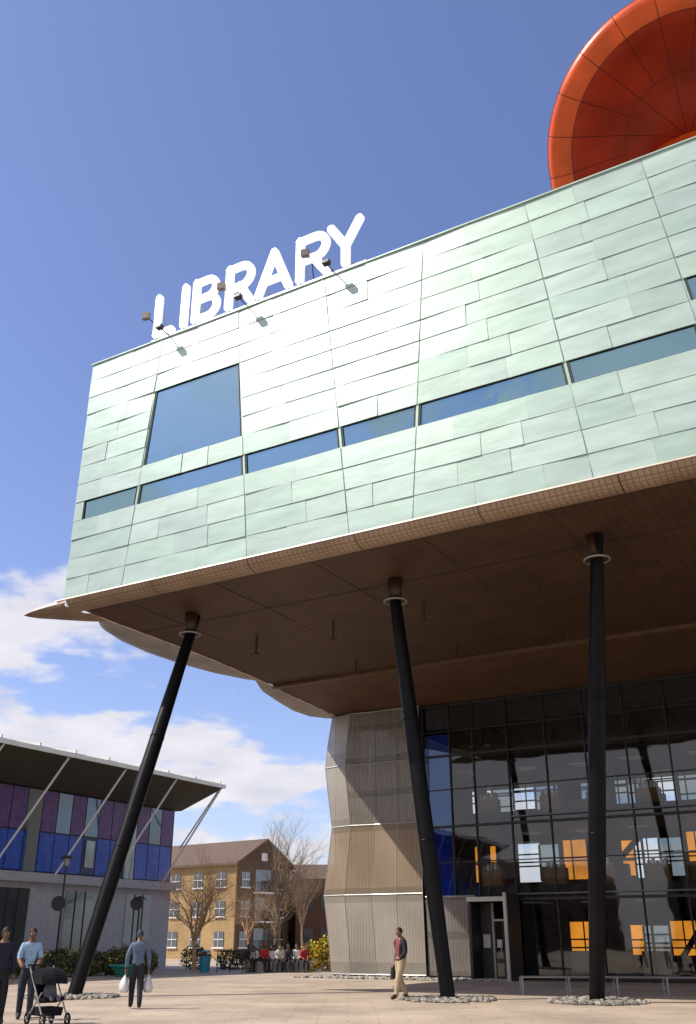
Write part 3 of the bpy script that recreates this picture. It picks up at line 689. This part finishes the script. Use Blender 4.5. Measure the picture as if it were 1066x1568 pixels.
# ------------------------------------------------------------------ people
def person(name,loc,rz_,height=1.72,J=None,top=(.1,.2,.5),bot=(.02,.02,.03),shoe=(.02,.02,.02),skin=(.16,.08,.045),hair=(.01,.008,.007),inner=None,cap=None,female=False,headturn=0,parent=None,sleeve=True,thick=1.0,longhair=False,hands=True):
    k=height/1.75
    D=dict(pel=(0,0,.95),spi=(0,0,1.13),che=(0,.0,1.33),nkb=(0,-.005,1.475),nk=(0,.01,1.54),hd=(0,.02,1.60),
      shL=(-.17,0,1.425),elL=(-.23,-.02,1.13),wrL=(-.24,.06,.87),haL=(-.24,.09,.79),
      shR=(.17,0,1.425),elR=(.23,-.02,1.13),wrR=(.24,.06,.87),haR=(.24,.09,.79),
      hiL=(-.09,0,.88),knL=(-.10,.02,.49),anL=(-.10,-.02,.09),toL=(-.11,.15,.035),
      hiR=(.09,0,.88),knR=(.10,.02,.49),anR=(.10,-.02,.09),toR=(.11,.15,.035))
    if J: D.update(J)
    names=['pel','spi','che','nkb','nk','hd','shL','elL','wrL','haL','shR','elR','wrR','haR','hiL','knL','anL','toL','hiR','knR','anR','toR']
    rad=dict(pel=.135,spi=.125,che=.145,nkb=.08,nk=.055,hd=.06,shL=.072,elL=.05,wrL=.034,haL=.03,shR=.072,elR=.05,wrR=.034,haR=.03,hiL=.095,knL=.066,anL=.05,toL=.036,hiR=.095,knR=.066,anR=.05,toR=.036)
    edges=[('pel','spi'),('spi','che'),('che','nkb'),('nkb','nk'),('nk','hd'),('che','shL'),('shL','elL'),('elL','wrL'),('wrL','haL'),('che','shR'),('shR','elR'),('elR','wrR'),('wrR','haR'),
      ('pel','hiL'),('hiL','knL'),('knL','anL'),('anL','toL'),('pel','hiR'),('hiR','knR'),('knR','anR'),('anR','toR')]
    e=empty(name,loc,rz_,parent)
    me=bpy.data.meshes.new('sk'); me.from_pydata([tuple(Vector(D[n])*k) for n in names],[(names.index(a),names.index(b)) for a,b in edges],[])
    ob=bpy.data.objects.new('sk',me); COL.objects.link(ob)
    md=ob.modifiers.new('s','SKIN'); md.use_smooth_shade=True; md.branch_smoothing=.4
    sv=me.skin_vertices[0].data
    for i,n in enumerate(names):
        r=rad[n]*k*(thick if n not in('nk','hd','haL','haR') else 1); 
        if female and n in('spi',): r*=.88
        sv[i].radius=(r,r*.8) if n in('pel','spi','che') else (r,r); sv[i].use_root=(i==0)
    s2_=ob.modifiers.new('ss','SUBSURF'); s2_.levels=2; s2_.render_levels=2
    dg=bpy.context.evaluated_depsgraph_get(); dg.update()
    nm=bpy.data.meshes.new_from_object(ob.evaluated_get(dg)); bpy.data.objects.remove(ob)
    lab={('pel','spi'):0,('spi','che'):0,('che','nkb'):0,('nkb','nk'):3,('nk','hd'):3,('che','shL'):0,('shL','elL'):0,('elL','wrL'):0 if sleeve else 3,('wrL','haL'):3,('che','shR'):0,('shR','elR'):0,('elR','wrR'):0 if sleeve else 3,('wrR','haR'):3,
      ('pel','hiL'):1,('hiL','knL'):1,('knL','anL'):1,('anL','toL'):2,('pel','hiR'):1,('hiR','knR'):1,('knR','anR'):1,('anR','toR'):2}
    segs=[(Vector(D[a])*k,Vector(D[b])*k,l) for (a,b),l in lab.items()]
    def near(p):
        best=9;bl_=0
        for a,b,l in segs:
            d=b-a; t=max(0,min(1,(p-a).dot(d)/d.length_squared)); q_=(p-a-d*t).length
            if l==1: q_*=.95
            if q_<best: best=q_;bl_=l
        return bl_
    M=[mat(name+'_top',top,.85,var=.2,nscale=14,bump=.5,bscale=9),mat(name+'_bottom',bot,.85,var=.2,nscale=14,bump=.5,bscale=8),mat(name+'_shoes',shoe,.6),mat(name+'_skin',skin,.5,var=.05),mat(name+'_inner',inner or top,.85,var=.5,nscale=22),mat(name+'_hair',hair,.7)]
    nm.materials.clear()
    for m_ in M: nm.materials.append(m_)
    for p in nm.polygons:
        l=near(p.center); p.use_smooth=True
        if l==0 and inner and p.normal.y>.35 and abs(p.center.x)<.085*k: l=4
        if l==0 and p.center.z<(D['pel'][2]-.04)*k and D['knL'][2]<.7: l=1
        p.material_index=l
    nm.name=name+'_body'; body=bpy.data.objects.new('body',nm); COL.objects.link(body); body.parent=e
    hd=Vector(D['hd'])*k+Vector((0,.01,.04))*k
    he=empty('head',tuple(hd),headturn,e)
    mb=MB(); nu,nv=16,12
    mb.ball((0,0,0),(.076*k,.096*k,.118*k),0,nu,nv)
    for i,(x,y,z) in enumerate(mb.v):
        f=z/(.118*k)
        if f<-.2: x*=1-.28*(-f-.2); y= y*(1-.1*(-f)) + .006*k
        if y>0: 
            if abs(x)<.02*k and -.35<f<.05: y+=.018*k
            if .05<f<.25 and .015*k<abs(x)<.05*k: y-=.008*k
        mb.v[i]=(x,y,z)
    mb.ball((0,.1*k,-.018*k),(.013*k,.017*k,.022*k),0,6,5)
    for sx in(-1,1):
        mb.ball((sx*.077*k,-.005*k,-.01*k),(.01*k,.02*k,.032*k),0,6,5)
        mb.ball((sx*.031*k,.086*k,.012*k),(.013*k,.008*k,.008*k),1,6,5); mb.ball((sx*.031*k,.093*k,.012*k),(.005*k,.004*k,.005*k),2,5,4)
        mb.ball((sx*.031*k,.09*k,.034*k),(.019*k,.007*k,.004*k),2,6,4)
    mb.ball((0,.088*k,-.058*k),(.024*k,.012*k,.008*k),3,8,5)
    mb.obj('face',[M[3],mat(name+'_eye',(.7,.7,.68),.3),M[5],mat(name+'_lips',tuple(c*.7 for c in skin),.5)],he,smooth=True)
    mb=MB(); rows=[]
    for j in range(8):
        ph=j/7*(1.75 if not longhair else 2.2); row=[]
        for i in range(16):
            th=2*math.pi*i/16; front=max(0,math.sin(th)); p_=ph*(1-.42*front*(1 if ph>.6 else ph/.6))
            row.append((.086*k*math.sin(p_)*math.cos(th),-.006*k+.104*k*math.sin(p_)*math.sin(th),.012*k+.12*k*math.cos(p_)))
        rows.append(row)
    mb.grid(rows,0,True)
    if cap:
        mb.m=[1]*len(mb.m); mb.hexa([(-.07*k,.07*k,.05*k),(.07*k,.07*k,.05*k),(.05*k,.19*k,.035*k),(-.05*k,.19*k,.035*k),(-.07*k,.07*k,.062*k),(.07*k,.07*k,.062*k),(.05*k,.19*k,.045*k),(-.05*k,.19*k,.045*k)],1)
    mb.obj('hair',[M[5],mat(name+'_cap',cap or (0,0,0),.8)],he,smooth=True)
    if hands:
        mb=MB()
        for sd,sx in(('L',-1),('R',1)):
            w_=Vector(D['wr'+sd])*k; h_=Vector(D['ha'+sd])*k; d=(h_-w_).normalized(); side=Vector((0,1,0))-d*d.y
            side=side.normalized() if side.length>.2 else Vector((1,0,0)); nrm=d.cross(side)
            mb.tube(w_,w_+d*.09*k,.026*k,.034*k,8,0)
            for q_ in range(4):
                o_=side*(q_-1.5)*.018*k; L_=(.06,.072,.068,.052)[3-q_]*k
                a=w_+d*.085*k+o_; b_=a+d*L_*.5-nrm*sx*.006*k; c_=b_+(d*.75-nrm*sx*.6).normalized()*L_*.5
                mb.tube(a,b_,.009*k,.008*k,6); mb.tube(b_,c_,.008*k,.006*k,6); mb.ball(c_,.006*k,0,5,4)
            a=w_+d*.03*k+side*.026*k; b_=a+(d*.8+side*.55).normalized()*.035*k; mb.tube(a,b_,.011*k,.009*k,6); mb.tube(b_,b_+d*.028*k,.009*k,.007*k,6)
        mb.obj('hands',[M[3]],e,smooth=True)
    return e
man=person('walking_man',(1.42,28.8,0),math.radians(125),1.76,dict(
   knL=(-.09,.16,.50),anL=(-.09,.24,.10),toL=(-.10,.42,.05),hiL=(-.09,.02,.89),
   knR=(.09,-.02,.50),anR=(.09,-.26,.13),toR=(.09,-.12,.04),
   elL=(-.24,.02,1.13),wrL=(-.22,.2,.98),haL=(-.2,.27,.97),elR=(.24,-.08,1.14),wrR=(.24,.0,.87),haR=(.24,.03,.79)),
   top=(.012,.012,.016),bot=(.42,.33,.22),shoe=(.03,.02,.015),inner=(.22,.05,.06),skin=(.2,.1,.06),thick=1.36)
mb=MB(); mb.hexa([(.16,-.12,.5),(.28,-.12,.5),(.28,.16,.5),(.16,.16,.5),(.19,-.1,.78),(.26,-.1,.78),(.26,.13,.78),(.19,.13,.78)],0); mb.tube((.22,-.05,.78),(.24,.03,.84),.01,n=5); mb.tube((.22,.1,.78),(.24,.03,.84),.01,n=5)
mb.obj('shoulder_bag',[mat('bag_black',(.015,.015,.018),.5)],man)
m2=person('man_with_shopping_bags',(-4.92,25.0,0),math.radians(12),1.66,dict(
   knL=(-.1,.12,.5),anL=(-.1,.12,.1),toL=(-.11,.29,.05),knR=(.09,-.02,.5),anR=(.1,-.2,.13),toR=(.1,-.06,.04),
   elL=(-.26,-.03,1.15),wrL=(-.27,.03,.88),haL=(-.27,.04,.8),elR=(.26,-.03,1.15),wrR=(.27,.05,.88),haR=(.27,.06,.8)),
   top=(.10,.14,.22),bot=(.012,.015,.028),cap=(.03,.04,.08),sleeve=True,thick=1.25)
PB=mat('plastic_bag',(.6,.62,.64),.35,var=.1,bump=.5,bscale=12)
for sx in(-1,1):
    mb=MB(); rows=[]
    for z,r in ((.33,.03),(.34,.10),(.42,.14),(.52,.13),(.62,.08),(.70,.02)):
        rows.append([(sx*.27+r*(1+.2*math.sin(3*a+z*9))*math.cos(a)*.8,.04+r*(1.1+.15*math.cos(4*a))*math.sin(a),z) for a in [2*math.pi*i/14 for i in range(14)]])
    mb.grid(rows,0,True); mb.tube((sx*.27,.0,.69),(sx*.26,.04,.76),.008,n=5); mb.tube((sx*.27,.08,.69),(sx*.26,.04,.76),.008,n=5)
    mb.obj('carrier_bag',[PB],m2,smooth=True)
w1=person('woman_pushing_pushchair',(-6.45,21.6,0),math.radians(-160),1.66,dict(
   elL=(-.22,.03,1.14),wrL=(-.16,.28,1.02),haL=(-.15,.36,1.0),elR=(.22,.03,1.14),wrR=(.16,.28,1.02),haR=(.15,.36,1.0),knL=(-.1,.1,.5),anL=(-.1,.12,.1),toL=(-.1,.29,.04)),
   top=(.28,.42,.6),bot=(.015,.018,.035),female=True,sleeve=False,skin=(.14,.07,.045),thick=1.22)
person('pedestrian',(-6.62,20.4,0),math.radians(-150),1.66,None,top=(.008,.01,.03),bot=(.008,.008,.012),female=True,longhair=True,thick=1.3)
pc=empty('pushchair',(-5.6,20.2,0),math.radians(-140))
mb=MB()
for sx in(-.24,.24):
    for y in(-.3,.38): mb.torus((sx,y,.11),.09,.022,'x',16,6,0); mb.tube((sx-.03,y,.11),(sx+.03,y,.11),.03,n=8,m=2)
    mb.tube((sx,.38,.12),(sx,-.45,.98),.014,n=6,m=2); mb.tube((sx,-.3,.12),(sx,.22,.55),.014,n=6,m=2); mb.tube((sx,-.45,.98),(sx,-.52,1.0),.02,n=6,m=0)
mb.tube((-.24,-.3,.11),(.24,-.3,.11),.012,n=6,m=2); mb.tube((-.24,.38,.11),(.24,.38,.11),.012,n=6,m=2); mb.tube((-.24,-.5,1.0),(.24,-.5,1.0),.018,n=6,m=0)
mb.hexa([(-.2,-.1,.36),(.2,-.1,.36),(.2,.26,.42),(-.2,.26,.42),(-.2,-.1,.42),(.2,-.1,.42),(.2,.26,.48),(-.2,.26,.48)],1)
mb.hexa([(-.2,-.1,.42),(.2,-.1,.42),(.2,-.04,.42),(-.2,-.04,.42),(-.2,-.32,.88),(.2,-.32,.88),(.2,-.26,.88),(-.2,-.26,.88)],1)
rows=[]
for j in range(11):
    a=math.radians(-75+j*15); rows.append([(-.25+.0625*i,-.1+.38*math.sin(a)*(1-.10*abs(i-4)/4),.60+.38*math.cos(a)*(1-.12*abs(i-4)/4)) for i in range(9)])
mb.grid(rows,1)
for sx in (-.25,.25):
    mb.quad([(sx,-.1+.34*math.sin(math.radians(-75+j*15)),.60+.34*math.cos(math.radians(-75+j*15))) for j in range(11)],1)
mb.hexa([(-.2,-.28,.16),(.2,-.28,.16),(.2,.2,.16),(-.2,.2,.16),(-.22,-.3,.3),(.22,-.3,.3),(.22,.22,.3),(-.22,.22,.3)],1)
mb.ball((0,.02,.56),(.12,.12,.16),3,10,8); mb.ball((0,.0,.76),(.08,.08,.09),4,10,8)
mb.tube((-.05,.1,.5),(-.07,.3,.44),.05,.035,8,3); mb.tube((.05,.1,.5),(.07,.3,.44),.05,.035,8,3)
mb.obj('pushchair_frame_seat_hood',[BLACK,mat('pram_fabric',(.008,.008,.012),.85,bump=.3,spec=.2),GREYM,mat('child_clothes',(.12,.12,.16),.8),mat('child_skin',(.16,.08,.05),.5)],pc)
mb=MB(); mb.box(-5.3,-1.9,54.2,54.75,0,.42,0); mb.box(-5.35,-1.85,54.15,54.8,.42,.5,0); mb.obj('low_seat_wall',[CONC])
sit=dict(pel=(0,0,.55),spi=(0,.02,.74),che=(0,.06,.94),nkb=(0,.08,1.08),nk=(0,.1,1.14),hd=(0,.12,1.2),
  shL=(-.17,.06,1.03),elL=(-.22,.1,.76),wrL=(-.12,.33,.66),haL=(-.09,.39,.64),shR=(.17,.06,1.03),elR=(.22,.1,.76),wrR=(.12,.33,.66),haR=(.09,.39,.64),
  hiL=(-.09,.06,.53),knL=(-.12,.46,.52),anL=(-.12,.46,.1),toL=(-.12,.62,.04),hiR=(.09,.06,.53),knR=(.12,.46,.52),anR=(.12,.46,.1),toR=(.12,.62,.04))
tops=[(.06,.02,.02),(.65,.65,.67),(.55,.03,.03),(.7,.7,.72),(.65,.65,.62),(.03,.04,.08),(.7,.7,.7),(.4,.03,.04)]
for i in range(8):
    J=dict(sit)
    if i in(1,4): J.update(anL=(-.12,.3,.1),toL=(-.12,.46,.04),spi=(0,.06,.73),che=(0,.16,.9),nkb=(0,.22,1.02),nk=(0,.26,1.07),hd=(0,.29,1.12),shL=(-.17,.15,.99),shR=(.17,.15,.99))
    person('seated_person',(-5.15+i*.42+U(-.03,.03),54.4+U(-.05,.1),-.0),math.radians(180+U(-35,35)),U(1.62,1.78),J,top=tops[i],bot=random.choice([(.02,.02,.03),(.03,.04,.08),(.25,.2,.14)]),headturn=U(-.6,.6),cap=(.5,.03,.03) if i in(2,) else None,skin=random.choice([(.14,.07,.045),(.35,.2,.14)]),hands=True,thick=1.12)

# ------------------------------------------------------------------ light, sky, camera
L3=Vector((-.8825,-.116,1.0)).normalized()
el=math.asin(L3.z); az=math.atan2(L3.x,L3.y)
sd=bpy.data.lights.new('sun','SUN'); sd.energy=5.0; sd.angle=math.radians(.53); sd.color=(1,.92,.79)
so_=bpy.data.objects.new('sun',sd); COL.objects.link(so_); so_.rotation_euler=(-L3).to_track_quat('-Z','Y').to_euler()
w=bpy.data.worlds.new('World'); scene.world=w; w.use_nodes=True; nt=w.node_tree; N=nt.nodes; L=nt.links
bg=N['Background']; bg.inputs['Strength'].default_value=.15
sky=N.new('ShaderNodeTexSky'); sky.sky_type='NISHITA'; sky.sun_disc=False; sky.sun_elevation=el; sky.sun_rotation=az%(2*math.pi); sky.air_density=1.0; sky.dust_density=.8; sky.ozone_density=1.5
tc=N.new('ShaderNodeTexCoord'); sp=N.new('ShaderNodeSeparateXYZ'); L.new(tc.outputs['Generated'],sp.inputs[0])
def math_(op,a,b=None,c=None):
    n=N.new('ShaderNodeMath'); n.operation=op
    for i,v in enumerate((a,b,c)):
        if v is None: continue
        if isinstance(v,(int,float)): n.inputs[i].default_value=v
        else: L.new(v,n.inputs[i])
    return n.outputs[0]
zc=math_('MAXIMUM',sp.outputs[2],0.0); den=math_('ADD',zc,.22)
cx=math_('DIVIDE',sp.outputs[0],den); cy=math_('DIVIDE',sp.outputs[1],den)
cb=N.new('ShaderNodeCombineXYZ'); L.new(cx,cb.inputs[0]); L.new(cy,cb.inputs[1]); cb.inputs[2].default_value=3.7
nz=N.new('ShaderNodeTexNoise'); nz.inputs['Scale'].default_value=2.6; nz.inputs['Detail'].default_value=9; nz.inputs['Roughness'].default_value=.52; L.new(cb.outputs[0],nz.inputs['Vector'])
thr=N.new('ShaderNodeMapRange'); thr.inputs['From Min'].default_value=.26; thr.inputs['From Max'].default_value=.46; thr.inputs['To Min'].default_value=-.02; thr.inputs['To Max'].default_value=.28; L.new(zc,thr.inputs['Value'])
back=N.new('ShaderNodeMapRange'); back.inputs['From Min'].default_value=.1; back.inputs['From Max'].default_value=-.2; back.inputs['To Min'].default_value=0; back.inputs['To Max'].default_value=.31; L.new(sp.outputs[1],back.inputs['Value'])
n4=N.new('ShaderNodeTexNoise'); n4.inputs['Scale'].default_value=9; n4.inputs['Detail'].default_value=7; L.new(cb.outputs[0],n4.inputs['Vector'])
fine=math_('MULTIPLY',math_('SUBTRACT',n4.outputs['Fac'],.5),.34)
val=math_('ADD',math_('ADD',math_('SUBTRACT',nz.outputs['Fac'],thr.outputs[0]),back.outputs[0]),fine)
cm=N.new('ShaderNodeMapRange'); cm.interpolation_type='SMOOTHSTEP'; cm.inputs['From Min'].default_value=.43; cm.inputs['From Max'].default_value=.56; cm.inputs['To Max'].default_value=.92; L.new(val,cm.inputs['Value'])
tint=N.new('ShaderNodeMix'); tint.data_type='RGBA'; tint.blend_type='MULTIPLY'; tint.inputs['Factor'].default_value=1; L.new(sky.outputs[0],tint.inputs['A']); tint.inputs['B'].default_value=(1.1,1.03,1.25,1)
n3=N.new('ShaderNodeTexNoise'); n3.inputs['Scale'].default_value=5; n3.inputs['Detail'].default_value=5; L.new(cb.outputs[0],n3.inputs['Vector'])
cc=N.new('ShaderNodeMix'); cc.data_type='RGBA'; L.new(n3.outputs['Fac'],cc.inputs['Factor']); cc.inputs['A'].default_value=(3.6,3.8,4.6,1); cc.inputs['B'].default_value=(7.4,7.0,7.0,1)
mx=N.new('ShaderNodeMix'); mx.data_type='RGBA'; L.new(cm.outputs[0],mx.inputs['Factor']); L.new(tint.outputs['Result'],mx.inputs['A']); L.new(cc.outputs['Result'],mx.inputs['B'])
L.new(mx.outputs['Result'],bg.inputs['Color'])

cd=bpy.data.cameras.new('camera'); cam=bpy.data.objects.new('camera',cd); COL.objects.link(cam); scene.camera=cam
cam.location=(0,0,1.4); cam.rotation_euler=(math.radians(90+24.0),0,0)
cd.sensor_fit='VERTICAL'; cd.sensor_height=36; cd.lens=33.98; cd.clip_end=3000; cd.clip_start=.1
scene.view_settings.view_transform='Standard'; scene.view_settings.look='None'; scene.view_settings.exposure=0
